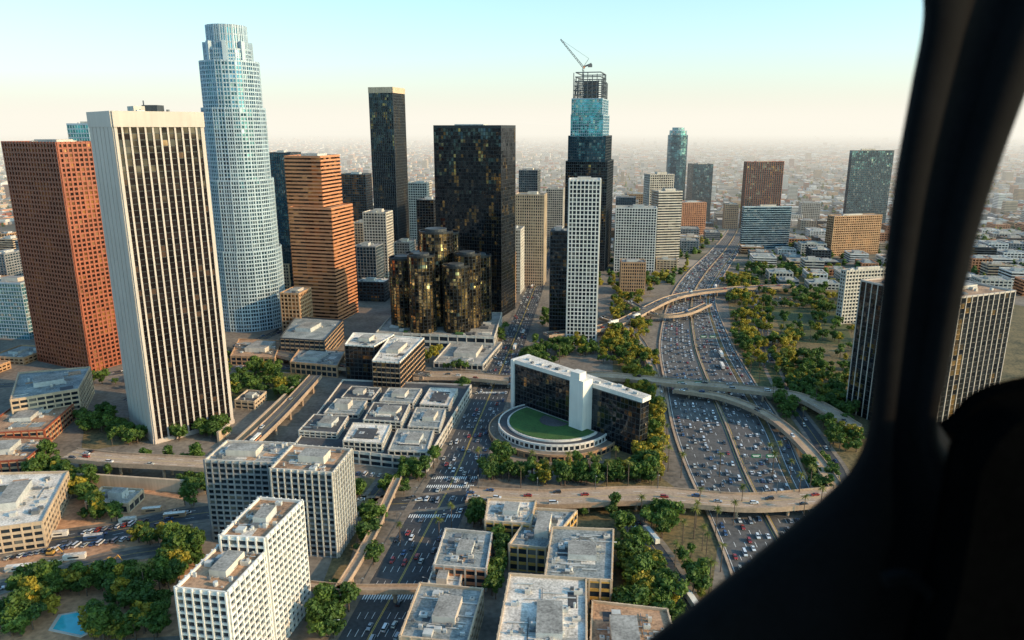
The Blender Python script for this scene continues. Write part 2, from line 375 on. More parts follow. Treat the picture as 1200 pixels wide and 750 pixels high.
T('brown_office_tower',275,238,800,828,theta=5,depth=40,fh=4,bay=4,pw=1,pd=.5,sh=1.6,sd=.3,gl='gl_brown',pm='orange')
T('tan_office_block',345,308,728,757,theta=-5,depth=26,fh=4,bay=3,pw=1.1,pd=.4,sh=1.6,sd=.3,gl='gl_dark',pm='tan')
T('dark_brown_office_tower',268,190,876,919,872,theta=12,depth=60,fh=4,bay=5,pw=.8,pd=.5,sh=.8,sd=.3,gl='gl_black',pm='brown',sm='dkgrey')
T('blue_glass_office_block',292,243,872,928,870,theta=4,depth=50,fh=4,bay=6,pw=0,sh=.7,sd=.3,gl='gl_blue',pm='bluegran')
T('dark_glass_office_tower',275,177,999,1048,996,theta=10,depth=60,fh=4,bay=4,pw=.5,pd=.3,sh=.8,sd=.3,gl='gl_blue',pm='dkgrey')
T('tan_office_block',300,254,978,1034,970,theta=14,depth=60,fh=4,bay=4,pw=.9,pd=.5,sh=1.6,sd=.3,gl='gl_brown',pm='tan')
T('white_office_block',380,318,992,1050,986,theta=14,depth=40,fh=4,bay=4,pw=1,pd=.5,sh=1.6,sd=.3,gl='gl_dark',pm='offw')
T('teal_office_block',398,333,24,-20,theta=-9,depth=30,fh=4,bay=3,pw=.3,pd=.2,sh=1,sd=.2,gl='gl_teal',pm='bluegran')
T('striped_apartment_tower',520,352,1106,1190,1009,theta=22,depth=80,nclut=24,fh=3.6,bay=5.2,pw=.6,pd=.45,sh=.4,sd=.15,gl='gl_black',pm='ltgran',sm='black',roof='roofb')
for nm,vb,vt,ut,fr,pm,gl,st in [
 ('office_building',300,215,500,478,'offw','gl_dark',1),('office_building',320,235,508,488,'dkgrey','gl_black',0),('office_building',300,205,428,398,'dkgrey','gl_brown',1),
 ('office_building',330,250,452,425,'offw','gl_dark',1),('office_building',345,290,440,414,'grey','gl_blue',0),('office_building',290,222,660,640,'offw','gl_dark',1),
 ('office_building',285,232,745,722,'grey','gl_blue',0),('office_building',360,300,590,600,'tan','gl_dark',1),('office_building',320,262,428,412,'beige','gl_dark',1),
 ('office_building',350,310,338,324,'beige','gl_dark',1),('office_building',275,228,760,735,'tan','gl_brown',1),('office_building',395,345,350,328,'tan','gl_brown',1),
 ('office_building',325,285,480,462,'grey','gl_dark',1),('office_building',280,236,724,748,'offw','gl_dark',1),('office_building',268,240,850,866,'tan','gl_dark',1),('office_building',262,238,940,962,'offw','gl_dark',1)]:
    T(nm,vb,vt,ut,fr,depth=30,fh=4,bay=4,pw=1.0 if st else .3,pd=.4,sh=1.5 if st else .6,sd=.3,gl=gl,pm=pm)

# cylindrical glass hotel
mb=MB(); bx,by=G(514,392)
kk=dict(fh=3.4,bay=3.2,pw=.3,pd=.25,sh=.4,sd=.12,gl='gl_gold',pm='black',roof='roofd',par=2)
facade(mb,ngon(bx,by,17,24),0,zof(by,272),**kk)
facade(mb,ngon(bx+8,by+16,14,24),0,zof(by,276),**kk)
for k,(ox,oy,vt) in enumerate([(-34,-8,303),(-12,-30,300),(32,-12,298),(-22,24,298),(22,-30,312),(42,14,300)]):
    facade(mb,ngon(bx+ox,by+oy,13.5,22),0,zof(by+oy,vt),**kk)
    mb.cyl(bx+ox,by+oy,8,zof(by+oy,vt),zof(by+oy,vt)+3,'dkgrey',16)
    a=math.atan2(oy,ox); mb.obox(bx+ox*.5,by+oy*.5,math.cos(a),math.sin(a),12,2.2,0,zof(by,306),'hvac2')
mb.cyl(bx,by,11,zof(by,272),zof(by,272)+4,'dkgrey',20)
pod=[(bx-58,by-40),(bx+60,by-58),(bx+66,by+40),(bx-52,by+50)]
facade(mb,pod,0,13,fh=6.5,bay=9,pw=1,pd=.5,sh=2.4,sd=.4,gl='gl_dark',pm='offw',roof='roofg')
for _ in range(40):
    x,y=rnd_in(pod,.93); mb.obox(x,y,1,-.15,R.uniform(1,5),R.uniform(1,3),13,14.8,R.choice(['hvac','offw','roofd','lawn']))
hpoly.append(pod); hero.append((bx,by,72)); mb.obj('cylindrical_glass_hotel')

roofb('brown_office_block',[(404,405),(438,407),(462,393),(414,391)],30,fh=4,bay=4,pw=.3,pd=.3,sh=.5,sd=.2,gl='gl_black',pm='dkgrey',pp='white',roof='roofw')
roofb('brown_office_block',[(436,424),(468,426),(497,397),(458,394)],29,fh=4,bay=4,pw=.4,pd=.4,sh=1.0,sd=.3,gl='gl_black',pm='dkgrey',sm='tan',pp='white',roof='roofw')
ak=dict(fh=3.1,bay=3.6,pw=.6,pd=.9,sh=.9,sd=.7,gl='gl_dark')
roofb('grey_apartment_tower',[(240,541),(322,544),(347,521),(266,518)],45,pm='grey',nclut=26,roof='roofg',pp='offw',**ak)
roofb('grey_apartment_tower',[(317,551),(390,556),(412,528),(343,523)],46,pm='offw',sm='grey',nclut=20,roof='roofb',**ak)
roofb('white_apartment_tower',[(206,691),(266,697),(318,641),(262,636)],46,pm='white',nclut=22,roof='roofb',**ak)
roofb('white_apartment_tower',[(258,630),(311,633),(354,589),(304,585)],52,pm='white',nclut=18,roof='roofb',**ak)
def lowset():
    mb=MB(); base=ccw([G(u,v,8) for u,v in [(345,522),(500,540),(552,452),(402,446)]])
    facade(mb,base,0,8,fh=4,bay=8,pw=1,pd=.5,sh=1.4,sd=.4,gl='gl_dark',pm='offw',roof='roofd')
    for px,z,rf in [([(350,505),(395,508),(408,488),(368,486)],12,'roofd'),([(402,517),(448,520),(458,498),(414,496)],14,'roofw'),([(455,528),(500,530),(508,505),(466,503)],11,'rooft'),
      ([(380,484),(420,486),(430,470),(394,468)],11,'rooft'),([(426,492),(470,495),(480,474),(438,472)],15,'roofd'),([(478,500),(515,502),(522,480),(488,478)],12,'rooft'),
      ([(400,466),(436,468),(446,455),(412,453)],11,'roofd'),([(445,470),(484,472),(494,456),(456,455)],13,'rooft'),([(492,474),(526,476),(536,456),(504,455)],12,'roofw')]:
        p=ccw([G(u,v,z) for u,v in px]); facade(mb,p,8,z,fh=2.5,bay=4,pw=.6,pd=.5,sh=.7,sd=.5,gl='gl_dark',pm='offw',roof=rf,par=.6)
        clutter(mb,p,z,12,.9,rf!='roofw')
        w_=R.uniform(.25,.6); q=scalep(p,w_,rnd_in(p,.3)); mb.prism(q,z,z+.9,'roofd' if rf!='roofd' else 'roofw','roofd' if rf=='roofw' else 'roofw')
    occupy(base,2); mb.obj('terraced_civic_building')
lowset()
lk=dict(fh=4,bay=5,pw=.8,pd=.4,sh=1.5,sd=.3,gl='gl_dark')
roofb('low_office_building',[(508,664),(570,669),(577,626),(522,621)],11,26,pm='offw',sm='orange',roof='rooft',**lk)
roofb('low_office_building',[(568,612),(622,616),(628,588),(572,586)],14,20,pm='beige',sm='yellow',roof='roofw',**lk)
roofb('low_office_building',[(596,640),(640,644),(676,600),(626,597)],13,24,pm='beige',sm='yellow',roof='rooft',**lk)
roofb('low_office_building',[(638,678),(717,682),(719,622),(647,619)],17,38,pm='beige',sm='yellow',roof='rooft',**lk)
roofb('low_office_building',[(468,748),(548,756),(566,692),(492,685)],13,36,pm='beige',roof='rooft',**lk)
roofb('low_office_building',[(575,790),(688,795),(687,680),(597,674)],20,46,pm='beige',roof='roofw',**lk)
roofb('low_office_building',[(690,790),(805,795),(782,716),(694,706)],13,40,pm='beige',roof='roofb',**lk)
roofb('low_office_building',[(500,690),(538,692),(542,668),(508,667)],7,6,pm='offw',roof='roofw',**lk)
roofb('low_office_building',[(-40,625),(50,613),(80,554),(-10,556)],14,40,pm='beige',roof='roofw',**lk)
roofb('concert_pavilion',[(12,470),(92,457),(106,431),(22,438)],22,14,pm='beige',roof='rooft',**lk)
roofb('low_brown_building',[(-30,510),(52,505),(98,464),(20,474)],11,14,pm='brown',sm='tan',roof='roofb',**lk)
roofb('low_brown_building',[(-40,545),(30,540),(60,515),(-10,512)],8,14,pm='brown',sm='tan',roof='roofb',**lk)
roofb('teal_roof_office_building',[(328,397),(380,400),(402,376),(346,372)],20,6,pm='dkgrey',sm='tan',roof='rooft',**lk)
roofb('low_office_building',[(270,418),(322,420),(330,400),(280,398)],8,14,pm='tan',roof='roofb',**lk)
roofb('parking_structure',[(340,425),(395,430),(405,412),(352,408)],10,14,pm='tan',roof='roofg',**lk)
roofb('low_office_building',[(168,412),(232,414),(240,396),(180,394)],12,14,pm='tan',roof='roofb',**lk)
roofb('low_office_building',[(275,470),(298,472),(312,460),(290,458)],6,8,pm='beige',roof='roofd',**lk)
roofb('low_office_building',[(508,425),(566,428),(588,402),(530,400)],5,14,pm='offw',roof='roofg',**lk)
roofb('parking_structure',[(100,590),(150,592),(168,575),(120,572)],5,12,pm='beige',roof='roofg',**lk)

# wedge office with round lawn podium
A=Vector(G(603,482)); B=Vector(G(748,536)); d=(B-A).normalized(); nb=Vector((-d.y,d.x))
if nb.y<0: nb=-nb
mb=MB(); sl=ccw([tuple(A),tuple(B),tuple(B+nb*9),tuple(A+nb*17)])
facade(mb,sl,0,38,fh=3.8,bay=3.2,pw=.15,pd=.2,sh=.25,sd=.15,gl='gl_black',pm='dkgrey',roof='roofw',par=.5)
mb.prism(scalep(sl,1.025),38.6,41.5,'white','roofw')
for k in range(14):
    q=A.lerp(B,(k+1)/15)+nb*R.uniform(3,9); mb.obox(q.x,q.y,d.x,d.y,R.uniform(.6,2),R.uniform(.5,1.4),41.5,42.8,R.choice(['hvac','hvac2']))
c=A-d*1.2+nb*8; mb.obox(c.x,c.y,d.x,d.y,1.5,9.5,0,41.6,'white')
c=A.lerp(B,.60)-nb*5; mb.obox(c.x,c.y,d.x,d.y,6,5,0,45,'white'); mb.obox(c.x-2,c.y,d.x,d.y,4,3.5,45,50,'white')
Cc=A.lerp(B,.43)-nb*9
def arc(r,a0=-200,a1=20,n=40):
    base=math.atan2(d.y,d.x); return [(Cc.x+r*math.cos(base+math.radians(a0+(a1-a0)*k/n)),Cc.y+r*math.sin(base+math.radians(a0+(a1-a0)*k/n))) for k in range(n+1)]
facade(mb,ccw(arc(47)),0,4,fh=4,bay=4,pw=.5,pd=.4,sh=1.2,sd=.4,gl='gl_dark',pm='tan',roof='walk',par=.8)
facade(mb,ccw(arc(40)),4,8,fh=4,bay=4,pw=.5,pd=.4,sh=1.2,sd=.4,gl='gl_dark',pm='white',roof='roofd',par=.8)
mb.prism(ccw(arc(34,-190,10)),8,9.2,'white','roofw'); mb.prism(ccw(arc(32.5,-188,8)),9.2,9.6,'lawn','lawn')
mb.prism(ccw(arc(11,-188,8,16)),9.6,9.9,'roofd','roofd')
hero.append((Cc.x,Cc.y,60)); hpoly.append(ccw(arc(48))); hpoly.append(insetp(sl,-3)); mb.obj('wedge_office_building')

# ================= GROUND, ROADS =================
def sheet(name,pts,z,mat):
    mb=MB(); mb.poly([(x,y,z) for x,y in ccw(pts)],mat); return mb.obj(name)
m,nt,b=newmat('city_ground'); N=nt.nodes.new; L=nt.links.new
geo=N('ShaderNodeNewGeometry'); mp=N('ShaderNodeMapping'); mp.inputs['Rotation'].default_value=(0,0,math.radians(9)); L(geo.outputs['Position'],mp.inputs['Vector'])
br=N('ShaderNodeTexBrick'); br.offset=0; br.inputs['Scale'].default_value=1; br.inputs['Brick Width'].default_value=160; br.inputs['Row Height'].default_value=95; br.inputs['Mortar Size'].default_value=7; br.inputs['Mortar Smooth'].default_value=.1
br.inputs['Color1'].default_value=(.18,.15,.12,1); br.inputs['Color2'].default_value=(.10,.10,.06,1); br.inputs['Mortar'].default_value=(.07,.07,.07,1); L(mp.outputs[0],br.inputs['Vector'])
v=N('ShaderNodeTexVoronoi'); v.inputs['Scale'].default_value=.03; L(mp.outputs[0],v.inputs['Vector'])
rp=N('ShaderNodeValToRGB'); e=rp.color_ramp.elements; e[0].color=(.04,.05,.025,1); e[1].color=(.40,.33,.27,1); e[1].position=.95; e2=rp.color_ramp.elements.new(.5); e2.color=(.15,.12,.085,1)
sp=N('ShaderNodeSeparateColor'); L(v.outputs['Color'],sp.inputs[0]); L(sp.outputs[0],rp.inputs[0])
nz=N('ShaderNodeTexNoise'); nz.inputs['Scale'].default_value=.0009; nz.inputs['Detail'].default_value=8; L(mp.outputs[0],nz.inputs['Vector'])
mr=N('ShaderNodeMapRange'); mr.inputs['From Min'].default_value=.35; mr.inputs['From Max'].default_value=.65; mr.inputs['To Min'].default_value=.45; mr.inputs['To Max'].default_value=1.5; L(nz.outputs['Fac'],mr.inputs['Value'])
mx=N('ShaderNodeMix'); mx.data_type='RGBA'; mx.inputs['Factor'].default_value=.55; L(br.outputs['Color'],mx.inputs['A']); L(rp.outputs[0],mx.inputs['B'])
vm=N('ShaderNodeVectorMath'); vm.operation='SCALE'; L(mx.outputs['Result'],vm.inputs[0]); L(mr.outputs[0],vm.inputs['Scale'])
L(vm.outputs[0],b.inputs['Base Color']); b.inputs['Roughness'].default_value=.95
M['ground']=m
sheet('ground',[(-50000,-50000),(50000,-50000),(50000,50000),(-50000,50000)],0,'ground')
sheet('paved_ground',[G(-250,900),G(1500,900),(900,1100),(-900,1100)],.05,'walk')
sheet('dirt_lot',[G(-60,760),G(215,745),G(235,640),G(205,560),G(60,590),G(-60,640)],.12,'dirt')
sheet('planting_ground',[G(640,800),G(820,800),G(845,610),G(775,560),G(775,480),G(740,400),G(735,350),G(795,345),G(720,350),G(715,560),G(660,600)],.10,'scrub')
sheet('hillside_ground',[G(960,640),G(1400,700),G(1300,380),G(1060,330),G(850,320),G(858,400),G(935,520)],.10,'scrub')
sheet('park_lawn',[G(268,470),G(330,470),G(372,438),G(290,428)],.2,'dlawn')
sheet('park_lawn',[G(868,470),G(905,470),G(935,430),G(862,420)],.2,'dlawn')
sheet('park_lawn',[G(920,400),G(1000,405),G(985,360),G(905,362)],.2,'dlawn')
sheet('planting_ground',[G(95,530),G(265,500),G(262,488),G(100,490)],.2,'scrub')
sheet('planting_ground',[G(376,690),G(425,560),G(440,560),G(400,690)],.2,'scrub')
sheet('planting_ground',[G(550,600),G(750,612),G(750,592),G(560,588)],.2,'scrub')

def crs(P,sub):
    out=[]
    for i in range(len(P)-1):
        p0=P[max(i-1,0)];p1=P[i];p2=P[i+1];p3=P[min(i+2,len(P)-1)]
        for k in range(sub):
            t=k/sub; out.append(.5*((2*p1)+(p2-p0)*t+(2*p0-5*p1+4*p2-p3)*t*t+(3*p1-p0-3*p2+p3)*t**3))
    out.append(P[-1]); return out
class Road:
    def __init__(s,tab,sub=10):
        s.L=crs([Vector(G(a,v)) for v,a,b in tab],sub); s.R=crs([Vector(G(b,v)) for v,a,b in tab],sub)
        s.cum=[0]
        for i in range(1,len(s.L)): s.cum.append(s.cum[-1]+((s.L[i]+s.R[i])/2-(s.L[i-1]+s.R[i-1])/2).length)
        s.len=s.cum[-1]
    def at(s,dist,fr):
        dist=max(0,min(s.len-.01,dist))
        i=max(0,min(len(s.cum)-2,bisect.bisect_right(s.cum,dist)-1)); t=(dist-s.cum[i])/(s.cum[i+1]-s.cum[i])
        a=s.L[i].lerp(s.R[i],fr); b=s.L[i+1].lerp(s.R[i+1],fr)
        return a.lerp(b,t),(b-a).normalized()
    def ribbon(s,mb,f0,f1,z,mat,z1=None):
        for i in range(len(s.L)-1):
            q=[s.L[i].lerp(s.R[i],f0),s.L[i].lerp(s.R[i],f1),s.L[i+1].lerp(s.R[i+1],f1),s.L[i+1].lerp(s.R[i+1],f0)]
            if z1: mb.prism(ccw([tuple(x) for x in q]),z,z1,mat)
            else: mb.poly([(x.x,x.y,z) for x in q],mat)
    def line(s,mb,fr,w,z,mat,dash=0):
        dd=0
        st=dash if dash else 10
        while dd<s.len-st:
            a,ta=s.at(dd,fr); b,tb=s.at(dd+(st*.4 if dash else st),fr)
            n=Vector((-ta.y,ta.x))*w/2
            mb.poly([(a.x+n.x,a.y+n.y,z),(a.x-n.x,a.y-n.y,z),(b.x-n.x,b.y-n.y,z),(b.x+n.x,b.y+n.y,z)],mat); dd+=st
fw=Road([(800,905,1120),(700,868,1045),(650,850,1000),(600,829,966),(550,806,940),(500,789,918),(450,780,885),(400,774,856),(350,786,838),(320,806,850),(295,832,866),(275,850,874),(255,862,880),(235,874,886)])
mb=MB(); fw.ribbon(mb,0,1,.25,'fwy')
fw.ribbon(mb,-.02,0,.0,'deck',1.2); fw.ribbon(mb,.995,1.01,.0,'deck',1.2); fw.ribbon(mb,.475,.49,.0,'deck',1.3)
fw.ribbon(mb,.82,.86,.0,'scrub',.5)
for fr in (.02,.46,.505,.81,.875,.98): fw.line(mb,fr,.25,.27,'paint' if fr not in(.46,.505) else 'ypaint')
lanes_in=[.065,.15,.235,.32,.405]; lanes_out=[.54,.60,.66,.72,.78]; lanes_r=[.90,.955]
for fr in (.107,.192,.277,.362,.57,.63,.69,.75,.925): fw.line(mb,fr,.22,.27,'paint',12)
mb.obj('freeway')
st=Road([(820,355,440),(750,396,470),(700,424,497),(650,452,522),(600,481,545),(550,511,566),(500,536,583),(450,562,600),(400,589,616),(350,612,633),(310,629,645),(280,640,652)])
mb=MB(); st.ribbon(mb,0,1,.15,'asphalt'); st.ribbon(mb,-.13,-.0,.0,'walk',.3); st.ribbon(mb,1.0,1.12,.0,'walk',.3)
st.line(mb,.46,.2,.17,'ypaint'); st.line(mb,.48,.2,.17,'ypaint')
for fr in (.12,.24,.35,.60,.72,.84): st.line(mb,fr,.18,.17,'paint',12)
for v in (562,572,606,700,452,462):
    Yv=Yof(v); dd=min(range(len(st.cum)),key=lambda i:abs((st.L[i]+st.R[i]).y/2-Yv)); dist=st.cum[dd]
    for k in range(22):
        a,t=st.at(dist,.03+.043*k); n=Vector((-t.y,t.x))
        mb.poly([(a.x+n.x*.3-t.x*1.8,a.y+n.y*.3-t.y*1.8,.175),(a.x-n.x*.3-t.x*1.8,a.y-n.y*.3-t.y*1.8,.175),(a.x-n.x*.3+t.x*1.8,a.y-n.y*.3+t.y*1.8,.175),(a.x+n.x*.3+t.x*1.8,a.y+n.y*.3+t.y*1.8,.175)],'paint')
mb.obj('main_street')
def path(px,z=0,sub=8): return crs([Vector(G(u,v,z)) for u,v in px],sub)
roads=[(fw,lanes_in+lanes_out+lanes_r),(st,[.06,.18,.295,.40,.55,.66,.78,.92])]
flat=[fw,st]
class PR(Road):
    def __init__(s,pts,w):
        s.L=[];s.R=[]
        for i,p in enumerate(pts):
            t=(pts[min(i+1,len(pts)-1)]-pts[max(i-1,0)]).normalized(); n=Vector((t.y,-t.x))*w/2
            s.L.append(p-n); s.R.append(p+n)
        s.cum=[0]
        for i in range(1,len(pts)): s.cum.append(s.cum[-1]+(pts[i]-pts[i-1]).length)
        s.len=s.cum[-1]
def street(name,px,w,z=.13,mat='asphalt',lanes=4):
    r=PR(path(px),w); mb=MB(); r.ribbon(mb,0,1,z,mat); r.line(mb,.49,.18,z+.02,'ypaint')
    r.ribbon(mb,-3/w,0,0,'walk',z+.13); r.ribbon(mb,1,1+3/w,0,'walk',z+.13)
    for k in range(1,lanes):
        if k!=lanes//2: r.line(mb,k/lanes,.18,z+.02,'paint',12)
    mb.obj(name); roads.append((r,[(k+.5)/lanes for k in range(lanes)])); flat.append(r); return r
def bridge(name,px,w,z,th=1.6,lanes=4,mat='deck',piers=True,cars=True,deckm='fwy',block=True):
    r=PR(path(px,z),w); mb=MB(); r.ribbon(mb,0,1,z-th,mat,z); r.ribbon(mb,0.001,.999,z+.02,deckm)
    r.ribbon(mb,-.4/w,.0,z-th-.3,mat,z+1.1); r.ribbon(mb,1,1+.4/w,z-th-.3,mat,z+1.1)
    if lanes:
        r.line(mb,.49,.18,z+.04,'ypaint')
        for k in range(1,lanes):
            if k!=lanes//2: r.line(mb,k/lanes,.18,z+.04,'paint',12)
    if piers:
        dd=12
        while dd<r.len-5:
            a,t=r.at(dd,.5)
            for o in ([-w*.3,w*.3] if w>8 else [0]):
                mb.cyl(a.x-t.y*o,a.y+t.x*o,.9,0,z-th,mat,10)
            dd+=28
    mb.obj(name)
    if block: flat.append(r)
    if cars: r.z=z; roads.append((r,[(k+.5)/max(1,lanes) for k in range(max(1,lanes))]))
    return r
street('cross_street',[(-50,648),(120,625),(250,600),(480,590),(545,582)],16)
bridge('road_overpass',[(548,580),(640,584),(760,580),(880,588),(1010,580),(1150,590)],17,7,lanes=4,deckm='deck')
bridge('road_overpass',[(598,445),(700,440),(790,448),(870,455),(940,466),(1000,500)],13,8,lanes=3,deckm='deck')
bridge('ramp_overpass',[(790,456),(850,466),(905,490),(950,530),(985,580)],8,6,lanes=2,deckm='deck')
bridge('road_overpass',[(640,392),(720,380),(790,348),(860,338),(930,335)],13,8,lanes=4,deckm='fwy')
bridge('ramp_overpass',[(735,352),(765,368),(800,368),(830,356)],8,7,lanes=2,deckm='fwy')
bridge('ramp_overpass',[(705,372),(735,384),(752,402),(764,430),(775,470)],7,5,lanes=2,deckm='deck')
bridge('road_overpass',[(485,440),(540,440),(598,445)],14,7,lanes=4,deckm='deck')
bridge('road_overpass',[(80,532),(140,538),(200,541),(262,545)],14,11,lanes=4,deckm='deck')
bridge('elevated_ramp',[(262,545),(300,512),(335,478),(370,440)],10,9,lanes=2)
bridge('elevated_ramp',[(270,405),(330,415),(390,428),(450,432),(500,440)],11,8,lanes=2)
bridge('pedestrian_bridge',[(466,560),(452,590),(440,618),(420,655),(398,690)],4,7,lanes=0,cars=False,deckm='deck',th=1)
bridge('pedestrian_bridge',[(362,686),(410,690),(470,690),(506,690)],4,7,lanes=0,cars=False,deckm='deck',th=1)
street('access_road',[(735,605),(765,640),(790,680),(815,740),(820,800)],9,lanes=2)
street('side_street',[(940,640),(985,570),(960,520),(925,470),(900,420),(890,370),(880,335)],9,lanes=2)
street('side_street',[(270,700),(330,660),(420,600),(455,560)],8,lanes=2)
street('site_road',[(-40,700),(60,672),(150,650),(235,640)],8,lanes=2,mat='fwy')
street('side_street',[(-60,455),(60,448),(180,432),(300,432),(372,436)],12,lanes=4)
street('side_street',[(150,470),(300,400),(430,345),(520,308)],12,lanes=4)
mb=MB()
for a,b_ in [((275,518),(352,446)),((255,508),(268,498)),((90,556),(240,566)),((372,500),(392,470))]:
    p=Vector(G(*a,7)); q=Vector(G(*b_,7)); t=(q-p).normalized(); c=(p+q)/2; mb.obox(c.x,c.y,t.x,t.y,(q-p).length/2,.8,0,8,'beige')
mb.obj('retaining_wall')
pc_=[G(u,v) for u,v in [(62,738),(95,745),(125,732),(130,722),(100,717),(72,722)]]
mb=MB(); mb.prism(scalep(ccw(pc_),1.15),0.1,.35,'offw'); mb.poly([(x,y,.38) for x,y in ccw(pc_)],'water'); mb.obj('swimming_pool')

# ================= TREES =================
def foliage(name,c1,c2):
    m,nt,b=newmat(name); N=nt.nodes.new; L=nt.links.new
    geo=N('ShaderNodeNewGeometry'); oi=N('ShaderNodeObjectInfo')
    ad=N('ShaderNodeMath'); ad.operation='MULTIPLY_ADD'; ad.inputs[1].default_value=.5
    L(geo.outputs['Random Per Island'],ad.inputs[0])
    m2=N('ShaderNodeMath'); m2.operation='MULTIPLY'; m2.inputs[1].default_value=.55; L(oi.outputs['Random'],m2.inputs[0]); L(m2.outputs[0],ad.inputs[2])
    mx=N('ShaderNodeMix'); mx.data_type='RGBA'; mx.inputs['A'].default_value=(*c1,1); mx.inputs['B'].default_value=(*c2,1); L(ad.outputs[0],mx.inputs['Factor'])
    L(mx.outputs['Result'],b.inputs['Base Color']); b.inputs['Roughness'].default_value=.7
    tr=N('ShaderNodeBsdfTranslucent'); L(mx.outputs['Result'],tr.inputs['Color']); ms=N('ShaderNodeMixShader'); ms.inputs[0].default_value=.35
    out=nt.nodes['Material Output']; L(b.outputs[0],ms.inputs[1]); L(tr.outputs[0],ms.inputs[2]); L(ms.outputs[0],out.inputs['Surface'])
    return m
M['leafg']=foliage('foliage_green',(.022,.065,.012),(.13,.21,.03))
M['leafy']=foliage('foliage_golden',(.09,.13,.015),(.48,.36,.035))
M['palm']=foliage('foliage_palm',(.06,.09,.015),(.20,.20,.035))
def treemesh(i,leaf,h,rad,n=620,conif=False):
    rr=random.Random(i); mb=MB()
    mb.cyl(0,0,.35,0,h*.5,'trunk',7,.2)
    cl=[]
    for k in range(11):
        a=rr.uniform(0,6.28); q=rr.random()**.5*rad*.8; zz=h*rr.uniform(.42,.88)
        if conif: q*=1.1*(1-(zz/h-.3))
        cl.append((q*math.cos(a),q*math.sin(a),zz,rad*rr.uniform(.25,.48)))
        if k<6: mb.beam((0,0,h*.35),(q*math.cos(a),q*math.sin(a),zz),.18,'trunk')
    for _ in range(n):
        c=rr.choice(cl); v=Vector((rr.gauss(0,1),rr.gauss(0,1),rr.gauss(0,1))).normalized()*c[3]*rr.uniform(.6,1.12)
        p=Vector(c[:3])+Vector((v.x,v.y,v.z*.75)); s=rr.uniform(.3,.68)
        x=Vector((rr.gauss(0,1),rr.gauss(0,1),rr.gauss(0,1))).normalized(); nrm=(v.normalized()*1.0+x*.7).normalized(); x=nrm.cross(Vector((.3,.2,1))).normalized()*s; y=nrm.cross(x).normalized()*s*.8
        mb.poly([tuple(p-x-y),tuple(p+x-y*.6),tuple(p+x*.7+y),tuple(p-x*.8+y)],leaf)
    return mb.mesh('tree')
TG=[treemesh(1,'leafg',10,4.6),treemesh(2,'leafg',12,5.2),treemesh(3,'leafg',8,3.6),treemesh(4,'leafg',14,4.2,conif=True)]
TY=[treemesh(5,'leafy',10,4.4),treemesh(6,'leafy',12,4.8),treemesh(7,'leafy',14,4.0,conif=True)]
def palmmesh(i):
    rr=random.Random(i); mb=MB(); h=16
    mb.cyl(0,0,.3,0,h,'trunk',7,.2)
    for k in range(24):
        a=k*2.4; el=rr.uniform(-.5,.9); L_=3.3; prev=Vector((0,0,h)); dirv=Vector((math.cos(a)*math.cos(el),math.sin(a)*math.cos(el),math.sin(el)))
        side=Vector((-math.sin(a),math.cos(a),0))
        for sgm in range(4):
            nx=prev+dirv*L_/4; w0=.42*(1-sgm*.2);w1=.42*(1-(sgm+1)*.22)
            mb.poly([tuple(prev-side*w0),tuple(prev+side*w0),tuple(nx+side*w1),tuple(nx-side*w1)],'palm'); prev=nx; dirv=(dirv+Vector((0,0,-.35))).normalized()
    return mb.mesh('palm')
PM=[palmmesh(1),palmmesh(2)]
def inst(name,me,x,y,z,s,rz,sz=None):
    o=bpy.data.objects.new(name,me); scene.collection.objects.link(o); o.location=(x,y,z); o.rotation_euler=(0,0,rz); o.scale=(s,s,sz or s); return o
ntree=0
def inhero(x,y,f=.72): return any((x-a)**2+(y-b_)**2<(r*f)**2 for a,b_,r in hero)
def inhp(x,y): return any(inpoly(x,y,p) for p in hpoly)
def onroad(x,y,pad=1.5):
    q=Vector((x,y))
    for r in flat:
        for a,b_ in zip(r.L,r.R):
            c=(a+b_)/2; w=(a-b_).length/2
            if (c-q).length<w+pad: return True
    return False
def cluster(u,v,n,ru,rv,kind='g',smin=.6,smax=1.25,z=0,free=False):
    global ntree
    n=int(n*2.0) if n>1 else n
    for _ in range(n):
        uu=u+R.uniform(-ru,ru); vv=v+R.uniform(-rv,rv); x,y=G(uu,vv)
        if not free and (onroad(x,y,1.0) or inhp(x,y)): continue
        k=kind if kind!='m' else R.choice('ggyg')
        if k=='y' and R.random()<.35: k='g'
        me=R.choice(PM if k=='p' else TY if k=='y' else TG)
        inst('palm_tree' if k=='p' else 'tree',me,x,y,z,R.uniform(smin,smax),R.uniform(0,6.3)); ntree+=1
